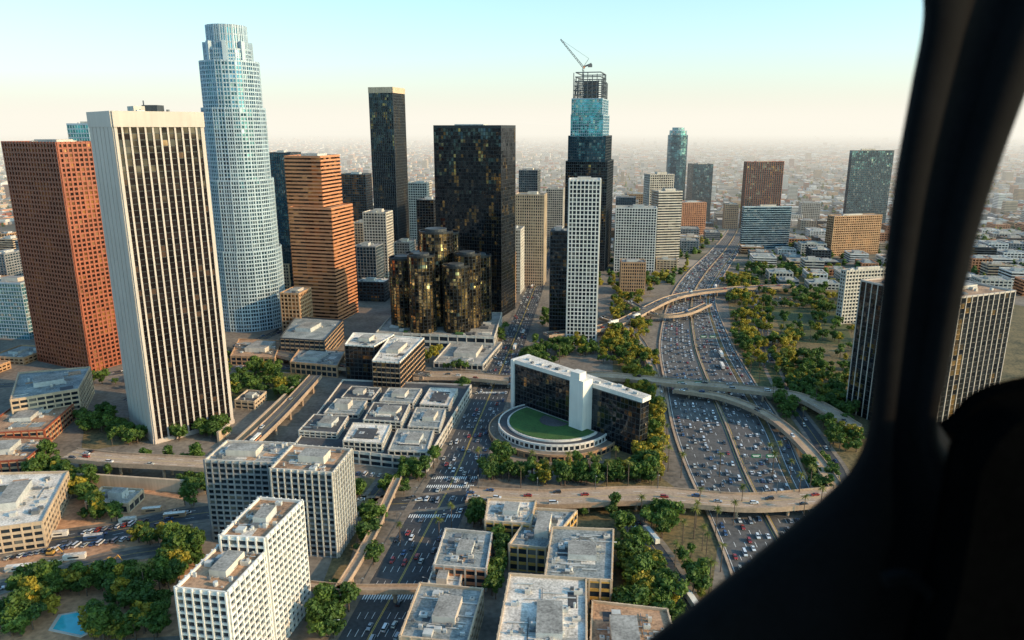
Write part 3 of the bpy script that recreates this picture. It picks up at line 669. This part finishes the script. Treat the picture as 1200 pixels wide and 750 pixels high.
for (u,v,n,ru,rv,k) in [(762,535,30,14,30,'y'),(757,490,30,16,28,'y'),(752,440,30,18,26,'y'),(742,400,26,18,20,'y'),(732,365,20,16,16,'y'),(745,560,14,22,8,'m'),(716,415,16,14,14,'y'),
  (690,412,18,40,8,'m'),(650,412,12,25,7,'m'),(700,395,14,30,8,'y'),(740,340,14,25,10,'y'),(755,328,10,20,8,'m'),
  (765,620,14,24,14,'g'),(740,650,22,14,30,'g'),(770,690,26,28,26,'m'),(812,680,14,14,28,'m'),(800,720,14,14,24,'m'),(745,700,12,10,20,'g'),(700,600,14,25,6,'g'),(680,592,12,30,5,'g'),(775,745,20,30,16,'g'),(735,735,10,10,16,'m'),
  (880,380,36,22,24,'y'),(905,410,36,28,22,'y'),(935,440,36,28,22,'m'),(965,460,34,24,30,'m'),(985,500,34,22,30,'m'),(1010,420,24,30,40,'m'),(960,560,20,14,20,'g'),(870,345,26,18,12,'y'),
  (868,425,16,8,22,'g'),(920,350,28,40,12,'m'),(970,355,28,40,12,'m'),(1060,420,20,30,40,'g'),(860,330,14,16,6,'y'),(900,320,16,30,6,'m'),(985,600,10,16,14,'g'),(950,320,16,40,6,'m'),(920,480,12,12,16,'g'),(950,385,20,34,16,'m'),
  (520,528,16,9,26,'g'),(505,548,14,20,8,'g'),(460,572,12,14,10,'g'),(425,600,12,14,22,'g'),(432,640,14,10,26,'g'),(500,630,12,8,30,'g'),(488,660,10,6,20,'g'),(400,705,14,16,14,'g'),(382,735,12,12,14,'g'),(462,720,8,6,18,'g'),
  (588,545,8,8,10,'g'),(575,510,6,4,16,'g'),(600,560,14,30,4,'g'),(700,560,16,34,6,'g'),(660,566,10,40,4,'m'),(590,600,6,16,5,'g'),
  (230,500,20,30,10,'g'),(250,510,10,16,6,'g'),(195,512,14,22,6,'g'),(120,500,20,26,10,'g'),(150,515,12,20,8,'g'),(300,450,34,38,16,'m'),(340,462,10,18,12,'g'),(35,540,10,30,5,'g'),(180,548,10,60,3,'g'),
  (90,575,20,26,16,'m'),(120,600,18,20,14,'m'),(60,560,10,20,8,'g'),(140,560,8,40,4,'g'),(190,640,18,44,10,'m'),(215,655,14,24,10,'g'),(120,690,18,50,10,'m'),(60,690,16,40,10,'g'),(150,705,14,16,14,'m'),(10,735,14,30,12,'g'),(45,715,10,20,8,'y'),(150,745,16,44,8,'m'),(185,715,8,14,12,'g'),(230,570,8,14,10,'g'),(222,600,8,12,12,'g'),(200,680,12,14,16,'m'),
  (540,430,14,28,6,'m'),(520,424,10,24,4,'y'),(380,405,8,10,6,'g'),(560,470,8,10,8,'g'),(540,470,10,8,12,'g'),(630,425,10,20,6,'g'),(640,375,6,6,10,'g'),(490,560,8,14,6,'g'),(590,400,8,8,14,'m'),
  (250,425,10,40,8,'g'),(200,425,8,30,6,'m'),(150,450,10,40,8,'g'),(560,735,6,6,12,'g'),(640,690,4,4,10,'g'),(575,690,6,6,14,'g'),(590,660,6,8,14,'g'),(625,625,5,6,10,'g'),(560,610,6,6,8,'g')]:
    cluster(u,v,n,ru,rv,k)
for (u,v) in [(775,545),(783,552),(798,560),(820,600),(815,618),(800,640),(838,630),(905,560),(912,545),(935,590),(940,610),(868,600),(842,560),(622,560),(640,562),(665,562),(690,560),(720,552),(575,560),(560,556),(828,655),(845,670),(750,612),(700,565),(530,620),(515,640),(470,640),(180,690),(170,700),(915,430),(925,420),(950,400),(880,440),(890,450),(870,395),(600,430),(655,425),(790,665),(812,632),(830,700),(822,645),(948,580),(925,565),(900,545),(860,615),(960,600),(770,575),(735,575),(712,572),(610,572),(905,470),(940,500),(955,480),(870,370),(780,520),(776,500)]:
    cluster(u,v,1,1,1,'p',.8,1.15,free=True)
mbt=MB()
def clump(mb,x,y,r,h,mat):
    b=len(mb.v); n=6
    for zz,rr in((0,.7),(h*.45,1.0),(h*.85,.6)):
        for k in range(n):
            a=k*math.pi/3+zz; q=r*rr*R.uniform(.7,1.25); mb.v.append((x+q*math.cos(a),y+q*math.sin(a),zz+R.uniform(-.1,.1)*h))
    mb.v.append((x,y,h*R.uniform(.9,1.1)))
    for l in range(2):
        for k in range(n): mb.face([b+l*n+k,b+l*n+(k+1)%n,b+(l+1)*n+(k+1)%n,b+(l+1)*n+k],mat)
    for k in range(n): mb.face([b+2*n+k,b+2*n+(k+1)%n,b+3*n],mat)
for _ in range(7500):
    y=1000+ (R.random()**1.8)*8000; x=R.uniform(-.9,.9)*y
    if y<2600 and onroad(x,y,4): continue
    if inhero(x,y,.9): continue
    clump(mbt,x,y,R.uniform(3,7),R.uniform(6,12),R.choice(['leafg','leafg','leafy']))
mbt.obj('distant_trees')
th=math.radians(-9); ga=(math.cos(th),math.sin(th)); gb=(-math.sin(th),math.cos(th))
styles=[('white','gl_dark'),('offw','gl_dark'),('beige','gl_dark'),('tan','gl_brown'),('grey','gl_blue'),('orange','gl_brown'),('offw','gl_dark'),('dkgrey','gl_black')]
cnt=0
for i in range(-22,26):
    for j in range(-5,19):
        gx=i*52+R.uniform(-6,6)+(8 if i%3 else 0); gy=760+j*50+R.uniform(-5,5)+(j//2)*12
        x=gx*ga[0]+(gy)*gb[0]; y=gx*ga[1]+gy*gb[1]
        if abs(x)>y*.95+200 or y<540: continue
        u,v_=project(x,y,0)
        if y<700 and u>=250: continue
        if 640<u<880 and v_>318: continue
        if u>=880 and v_>346: continue
        if onroad(x,y,17) or inhero(x,y,1.0): continue
        if R.random()<.08: continue
        downtown = u<860
        h=R.choice([8,10,12,14,18,24,30,38]) if downtown and x<150 else R.choice([6,8,10,12,14,20])
        if y<760: h=R.choice([6,8,10,14])
        if downtown and R.random()<.06 and y>760: h=R.uniform(50,80)
        w=R.uniform(12,21); l=R.uniform(12,20)
        p=[(x+ga[0]*sx*w+gb[0]*sy*l,y+ga[1]*sx*w+gb[1]*sy*l) for sx,sy in((-1,-1),(1,-1),(1,1),(-1,1))]
        mb=MB(); pm,gl=R.choice(styles); stl=R.random()
        facade(mb,ccw(p),0,h,fh=4,bay=5,pw=1.2 if stl<.6 else 0,pd=.4,sh=1.6,sd=.3,gl=gl,pm=pm,roof=R.choice(['roofw','roofg','roofb','rooft','roofg','roofb']))
        clutter(mb,ccw(p),h,6,1.1); mb.obj('office_building'); cnt+=1
mbd=MB()
for _ in range(26000):
    y=1650+(R.random()**2.0)*17000; x=R.uniform(-.95,.95)*y
    gi=round((x*ga[0]+y*ga[1])/34)*34; gj=round((x*gb[0]+y*gb[1])/42)*42
    if gi%170<30: continue
    gi+=R.uniform(-6,6); gj+=R.uniform(-8,8)
    x=gi*ga[0]+gj*gb[0]; y=gi*ga[1]+gj*gb[1]
    if y<1620: continue
    if y<2600 and (onroad(x,y,10) or inhero(x,y,1)): continue
    h=R.choice([4,5,6,7,9,12])
    t=R.random()
    if t<.025: h=R.uniform(20,50)
    w=R.uniform(6,14)*(1 if y<5000 else 1.8); l=R.uniform(7,17)*(1 if y<5000 else 1.8); m1=R.choice(['white','offw','beige','tan','grey','orange','brown'])
    mbd.obox(x,y,ga[0],ga[1],w,l,0,h,m1,R.choice(['roofw','roofg','roofb','rooft','roofw']))
    if h>15:
        for k in range(int(h/4)): mbd.obox(x,y,ga[0],ga[1],w+.2,l+.2,k*4+1.2,k*4+2.8,'gl_dark')
    elif t<.3: mbd.obox(x+2,y,ga[0],ga[1],w*.3,l*.3,h,h+2,'hvac')
mbd.obj('distant_city')
mb=MB()
def hills(y0,h0,seed):
    rr=random.Random(seed); n=120; prevq=None
    for k in range(n+1):
        x=-38000+76000*k/n; hh=h0*(.5+.5*math.sin(k*.21+seed)*math.sin(k*.07+seed*2))+rr.uniform(0,60)
        q=((x,y0,-5),(x,y0+2500,max(20,hh)))
        if prevq: mb.poly([prevq[0],q[0],q[1],prevq[1]],'scrub')
        prevq=q
hills(30000,450,2); mb.obj('hills')

# ================= VEHICLES =================
def carpaint(name,c):
    m,nt,b=newmat(name); b.inputs['Base Color'].default_value=(*c,1); b.inputs['Roughness'].default_value=.3; b.inputs['Metallic'].default_value=.3; b.inputs['Coat Weight'].default_value=.5
    n=nt.nodes.new('ShaderNodeTexNoise'); n.inputs['Scale'].default_value=3; mr=nt.nodes.new('ShaderNodeMapRange'); mr.inputs['To Min'].default_value=.22; mr.inputs['To Max'].default_value=.42
    nt.links.new(n.outputs['Fac'],mr.inputs['Value']); nt.links.new(mr.outputs[0],b.inputs['Roughness']); return m
cols=[(.7,.7,.7),(.75,.75,.73),(.03,.03,.035),(.3,.31,.33),(.10,.11,.13),(.35,.03,.02),(.04,.09,.2),(.5,.48,.42)]
for i,c in enumerate(cols): M['cp%d'%i]=carpaint('car_paint_%d'%i,c)
M['cglass']=surf('car_glass',(.02,.025,.03),.1,.1,1)
M['lampr']=surf('tail_lamp',(.4,.02,.01),.3,.1,1); M['lampw']=surf('head_lamp',(.8,.8,.75),.3,.1,1)
def carmesh(i,kind):
    mb=MB(); pm='cp%d'%i
    if kind=='sedan': prof=[(-2.3,.35),(2.3,.35),(2.35,.7),(2.1,.85),(1.0,.98),(-1.7,1.0),(-2.3,.9)]; cab=[(1.0,.97),(.35,1.45),(-1.0,1.47),(-1.75,1.0)]
    elif kind=='suv': prof=[(-2.35,.4),(2.3,.4),(2.35,.85),(2.1,1.02),(1.1,1.1),(-2.3,1.12),(-2.4,.9)]; cab=[(1.1,1.09),(.5,1.72),(-1.9,1.75),(-2.3,1.12)]
    else: prof=[(-2.7,.4),(2.5,.4),(2.6,.9),(2.4,1.2),(1.9,1.3),(-2.7,1.3)]; cab=[(1.95,1.3),(1.2,2.1),(-2.6,2.15),(-2.7,1.3)]
    def ext(pr,w0,w1,mat,topmat=None):
        n=len(pr); b=len(mb.v); zt=max(z for _,z in pr); zb=min(z for _,z in pr)
        for s in(-1,1):
            for x,z in pr:
                w=w0+(w1-w0)*((z-zb)/(zt-zb)); mb.v.append((x,s*w,z))
        mb.face(list(range(b,b+n)),mat); mb.face(list(range(b+n,b+2*n))[::-1],mat)
        for k in range(n):
            j=(k+1)%n; flat_=abs(pr[k][1]-pr[j][1])<.06 and pr[k][1]>zb+.2
            mb.face([b+k,b+n+k,b+n+j,b+j],(topmat if (topmat and flat_) else mat))
    ext(prof,.9,.86,pm); ext(cab,.80,.66,'cglass',pm)
    for x in(-1.45,1.45):
        for s in(-1,1):
            b=len(mb.v)
            for yy in(s*.72,s*.93):
                for k in range(10): a=k*math.pi/5; mb.v.append((x+.34*math.cos(a),yy,.34+.34*math.sin(a)))
            for k in range(10): mb.face([b+k,b+(k+1)%10,b+10+(k+1)%10,b+10+k],'tyre')
            mb.face([b+10+k for k in range(10)],'tyre')
    zz=prof[2][1]
    for s in(-.6,.6):
        mb.obox(prof[2][0]-.02,s,1,0,.05,.18,zz-.12,zz+.02,'lampw'); mb.obox(prof[0][0]-.02,s,1,0,.05,.18,zz-.1,zz+.05,'lampr')
    return mb.mesh('car_'+kind)
CM=[(carmesh(i,k),k) for i in range(8) for k in ('sedan','suv')]+[(carmesh(i,'van'),'van') for i in(0,3)]
def wheels(mb,xs,ys,r):
    for x in xs:
        for s in ys:
            b=len(mb.v)
            for yy in(s-.15,s+.15):
                for k in range(10): a=k*math.pi/5; mb.v.append((x+r*math.cos(a),yy,r+r*math.sin(a)))
            for k in range(10): mb.face([b+k,b+(k+1)%10,b+10+(k+1)%10,b+10+k],'tyre')
            mb.face([b+10+k for k in range(10)],'tyre'); mb.face([b+k for k in range(10)],'tyre')
def truckmesh():
    mb=MB(); mb.obox(-2,0,1,0,6.5,1.25,1.1,4.0,'white'); mb.obox(6.2,0,1,0,1.2,1.2,.6,3.1,'cp1'); mb.obox(7.0,0,1,0,.45,1.1,1.8,2.8,'cglass'); mb.obox(0,0,1,0,7.8,1.0,.6,1.1,'dkgrey')
    wheels(mb,(-7,-5.8,4.6,6.6),(-1.1,1.1),.5); return mb.mesh('truck')
def busmesh():
    mb=MB(); mb.obox(0,0,1,0,6,1.25,.5,1.5,'orange'); mb.obox(0,0,1,0,5.95,1.22,1.5,2.5,'cglass'); mb.obox(0,0,1,0,6,1.25,2.5,3.1,'white'); mb.obox(-2,0,1,0,1.4,.8,3.1,3.4,'hvac')
    wheels(mb,(-4,4),(-1.12,1.12),.5); return mb.mesh('bus')
TM=truckmesh(); BM=busmesh()
ncar=0
for r,lanes in roads:
    zb=getattr(r,'z',.25 if r is fw else .15)+.03
    for li,fr in enumerate(lanes):
        dd=R.uniform(0,15)
        while dd<r.len-6:
            a,t=r.at(dd,fr)
            if a.y<1300 and project(a.x,a.y,0)[1]<800:
                fwd = (fr>.47)
                rz=math.atan2(t.y,t.x)+(0 if fwd else math.pi)
                tt=R.random()
                if tt<.008: inst('truck',TM,a.x,a.y,zb,1,rz); dd+=12
                elif tt<.018 and r is not fw: inst('bus',BM,a.x,a.y,zb,1,rz); dd+=8
                else:
                    me,k=R.choice(CM); inst('van' if k=='van' else 'car',me,a.x,a.y,zb,R.uniform(.97,1.04),rz)
                ncar+=1
            dd+= (7+R.expovariate(1/(9 if fr<.47 else 13))) if r is fw else (9+R.expovariate(1/24.)) if r is st else 12+R.expovariate(1/50.)
for (u0,v0,u1,v1,n) in [(10,655,90,640,12),(100,640,180,628,10),(20,690,60,684,8),(365,712,385,690,5),(900,350,960,352,14),(420,556,470,560,7),(100,625,170,612,10),(10,668,70,660,9)]:
    for k in range(n):
        a=Vector(G(u0,v0)).lerp(Vector(G(u1,v1)),k/max(1,n-1)); me,kk=R.choice(CM); inst('parked_car',me,a.x,a.y,.15,1,1.4)
x,y=G(812,712); inst('truck',TM,x,y,.2,1.1,math.radians(100))
mb=MB(); mb.cyl(0,0,.16,0,9,'steel',6,.1); mb.beam((0,0,9),(2.2,0,9.4),.12,'steel'); mb.obox(2.3,0,1,0,.45,.15,9.3,9.45,'hvac'); LM=mb.mesh('lamp')
for r,fr,step in ((st,-.06,30),(st,1.06,30),(fw,.482,45),(roads[3][0],0,35)):
    dd=5
    while dd<min(r.len,700):
        a,t=r.at(dd,fr); inst('street_lamp',LM,a.x,a.y,getattr(r,'z',.2),1,math.atan2(t.y,t.x)+(1.57 if fr>.5 else -1.57)); dd+=step
M['signg']=surf('sign_green',(.01,.12,.06),.6,.1,.5)
for dd,f0,f1 in ((190,.5,.82),(330,0,.47),(470,.5,.82)):
    a,t=fw.at(dd,f0); b_,_=fw.at(dd,f1); mb=MB()
    mb.cyl(a.x,a.y,.3,0,8,'steel',8); mb.cyl(b_.x,b_.y,.3,0,8,'steel',8); mb.beam((a.x,a.y,7.6),(b_.x,b_.y,7.6),.5,'steel')
    for q in(.3,.7):
        c=a.lerp(b_,q); dn=(b_-a).normalized(); mb.obox(c.x,c.y-.4,dn.x,dn.y,3,.1,6.6,9.2,'signg'); mb.obox(c.x,c.y-.52,dn.x,dn.y,2.4,.02,8.1,8.5,'paint'); mb.obox(c.x,c.y-.52,dn.x,dn.y,1.8,.02,7.3,7.7,'paint')
    mb.obj('overhead_road_sign')
for (u,v) in [(40,640),(70,628),(110,632),(150,612),(178,600),(205,606),(25,668),(88,655)]:
    x,y=G(u,v); mb=MB(); L_=R.uniform(3,7)
    mb.obox(x,y,.97,.2,L_,1.4,.3,2.9,R.choice(['white','cp6','offw','tan','yellow']),'roofw'); mb.obox(x,y-1.42,.97,.2,L_*.5,.05,1.2,2.0,'cglass'); mb.obj('site_cabin')
for (u,v) in [(130,660),(60,650)]:
    x,y=G(u,v); mb=MB(); mb.obox(x,y,1,0,2,1.4,.2,1,'tyre'); mb.obox(x,y,1,0,1.7,1.3,1,2,'yellow'); mb.obox(x-.5,y,1,0,.8,.8,2,3.2,'cglass','yellow'); mb.beam((x+1,y,1.8),(x+4,y,4.6),.4,'yellow'); mb.beam((x+4,y,4.6),(x+6,y,1.4),.35,'yellow'); mb.obox(x+6,y,1,0,.5,.6,.6,1.4,'steel'); mb.obj('excavator')

# ================= HELICOPTER WINDOW FRAME =================
M['cab']=surf('cabin_trim',(.003,.003,.0035),.85,.3,12)  # near-black base colours stand in for shade of the unbuilt cabin
M['cab'].node_tree.nodes['Principled BSDF'].inputs['Specular IOR Level'].default_value=.06
M['cab2']=surf('cabin_fabric',(.0015,.0015,.0015),1,.3,12)
M['cab2'].node_tree.nodes['Principled BSDF'].inputs['Specular IOR Level'].default_value=0
def cam2w(u,v,dist):
    x=(u-600)/F*dist; yu=(375-v)/F*dist
    return Vector((x, dist*CP+yu*SP, H-dist*SP+yu*CP))
def smooth(pts,sub=6): return [(q.x,q.y) for q in crs([Vector(p) for p in pts],sub)]
left=smooth([(1050,-120),(1082,-30),(1087,22),(1073,100),(1055,200),(1042,300),(1032,400),(1023,500),(1008,548),(975,592),(905,655),(800,740),(660,850)])
right=smooth([(1330,-200),(1268,-40),(1205,122),(1176,200),(1152,275),(1132,360),(1116,440),(1104,512),(1130,560),(1200,680),(1280,760),(1360,860),(1400,900)])
def frame_strip(name,Lp,Rp,d0,th):
    n=min(len(Lp),len(Rp)); vs=[];fs=[]
    prof=[(0,.55),(.03,.1),(.08,0),(.3,.0),(.36,.35),(.62,.35),(.70,-.1),(.92,0),(.97,.15),(1,.6)]
    for i in range(n):
        a=Lp[i];b=Rp[i]
        for s,dz in prof:
            u=a[0]+(b[0]-a[0])*s; v=a[1]+(b[1]-a[1])*s
            p=cam2w(u,v,d0); vs.append(tuple(p+Vector((.3,.95,0))*th*dz))
        p=cam2w(b[0],b[1],d0); vs.append(tuple(p+Vector((.45,1,0))*th*1.6))
        p=cam2w(a[0],a[1],d0); vs.append(tuple(p+Vector((.62,.95,-.0))*th*1.6))
    K=len(prof)+2
    for i in range(n-1):
        for k in range(K):
            k2=(k+1)%K; fs.append((i*K+k,i*K+k2,(i+1)*K+k2,(i+1)*K+k))
    me=bpy.data.meshes.new(name); me.from_pydata(vs,[],fs); me.materials.append(M['cab'])
    for p in me.polygons: p.use_smooth=True
    o=bpy.data.objects.new(name,me); scene.collection.objects.link(o); return o
frame_strip('helicopter_window_frame',left,right,.85,.05)
def slab(name,px,d,th,bev):
    px=smooth(px,5); n=len(px); vs=[tuple(cam2w(u,v,d)) for u,v in px]+[tuple(cam2w(u,v,d)+Vector((.2,.95,-.1))*th) for u,v in px]
    fs=[tuple(range(n)),tuple(range(n,2*n))[::-1]]+[(i,(i+1)%n,n+(i+1)%n,n+i) for i in range(n)]
    me=bpy.data.meshes.new(name); me.from_pydata(vs,[],fs); me.materials.append(M['cab2']); o=bpy.data.objects.new(name,me); scene.collection.objects.link(o)
    bm=o.modifiers.new('bevel','BEVEL'); bm.width=bev; bm.segments=3; bm.limit_method='ANGLE'; return o
slab('helicopter_door_panel',[(1070,505),(1100,508),(1122,512),(1140,498),(1160,478),(1200,462),(1290,450),(1400,470),(1400,900),(900,900),(960,760),(1040,600)],.98,.06,.008)
slab('helicopter_seat',[(1165,560),(1190,520),(1230,500),(1330,500),(1400,560),(1400,880),(1120,880),(1140,700)],.72,.09,.02)
mb=MB(); pts=[cam2w(u,v,.8) for u,v in smooth([(1035,680),(1060,676),(1085,690),(1100,715),(1098,740)],4)]
for a,b_ in zip(pts[:-1],pts[1:]): mb.beam(a,b_,.012,'cab')
mb.obj('grab_handle')

# ================= LIGHT, HAZE, SKY =================
saz=math.radians(106); sel=math.radians(22)
s=Vector((math.sin(saz)*math.cos(sel),math.cos(saz)*math.cos(sel),math.sin(sel)))
sun=bpy.data.lights.new('sun','SUN'); sun.energy=5; sun.angle=math.radians(.5); sun.color=(1,.66,.34)
so=bpy.data.objects.new('sun',sun); scene.collection.objects.link(so); so.rotation_euler=s.to_track_quat('Z','Y').to_euler()
w=bpy.data.worlds.new('World'); scene.world=w; w.use_nodes=True; nt=w.node_tree; bg=nt.nodes['Background']
sky=nt.nodes.new('ShaderNodeTexSky'); sky.sky_type='NISHITA'; sky.sun_disc=False; sky.sun_elevation=sel; sky.sun_rotation=saz; sky.dust_density=1.6; sky.air_density=1.0; sky.ozone_density=2.0
tint=nt.nodes.new('ShaderNodeVectorMath'); tint.operation='MULTIPLY'; tint.inputs[1].default_value=(1.42,2.05,2.05)
nt.links.new(sky.outputs[0],tint.inputs[0]); nt.links.new(tint.outputs[0],bg.inputs['Color']); bg.inputs['Strength'].default_value=.15
def emissive_haze(name,K,col,pts,zt):
    hm=bpy.data.materials.new(name+'_air'); hm.use_nodes=True; nt=hm.node_tree; nt.nodes.remove(nt.nodes['Principled BSDF'])
    ab=nt.nodes.new('ShaderNodeVolumeAbsorption'); ab.inputs['Color'].default_value=(0,0,0,1); ab.inputs['Density'].default_value=K
    em=nt.nodes.new('ShaderNodeEmission'); em.inputs['Color'].default_value=(*col,1); em.inputs['Strength'].default_value=K  # air glows by itself; emission stands in for sunlight scattered by haze
    ad=nt.nodes.new('ShaderNodeAddShader'); nt.links.new(ab.outputs[0],ad.inputs[0]); nt.links.new(em.outputs[0],ad.inputs[1]); nt.links.new(ad.outputs[0],nt.nodes['Material Output'].inputs['Volume'])
    M[name]=hm; mb=MB(); mb.prism(pts,-3,zt,name,bottom=True); mb.obj(name)
emissive_haze('emissive_haze',1/6500,(1.0,.955,.83),[(-47000,1300),(47000,1300),(47000,47000),(-47000,47000)],700)

cam=bpy.data.cameras.new('camera'); co=bpy.data.objects.new('camera',cam); scene.collection.objects.link(co)
co.location=(0,0,H); co.rotation_euler=(math.radians(90)-P,0,0)
cam.sensor_width=36; cam.lens=36*F/1200; cam.clip_start=.05; cam.clip_end=120000
cam.dof.use_dof=True; cam.dof.focus_distance=450; cam.dof.aperture_fstop=3.5
scene.camera=co
scene.view_settings.view_transform='Standard'; scene.view_settings.look='None'; scene.view_settings.exposure=0
print('trees',ntree,'cars',ncar,'infill',cnt)
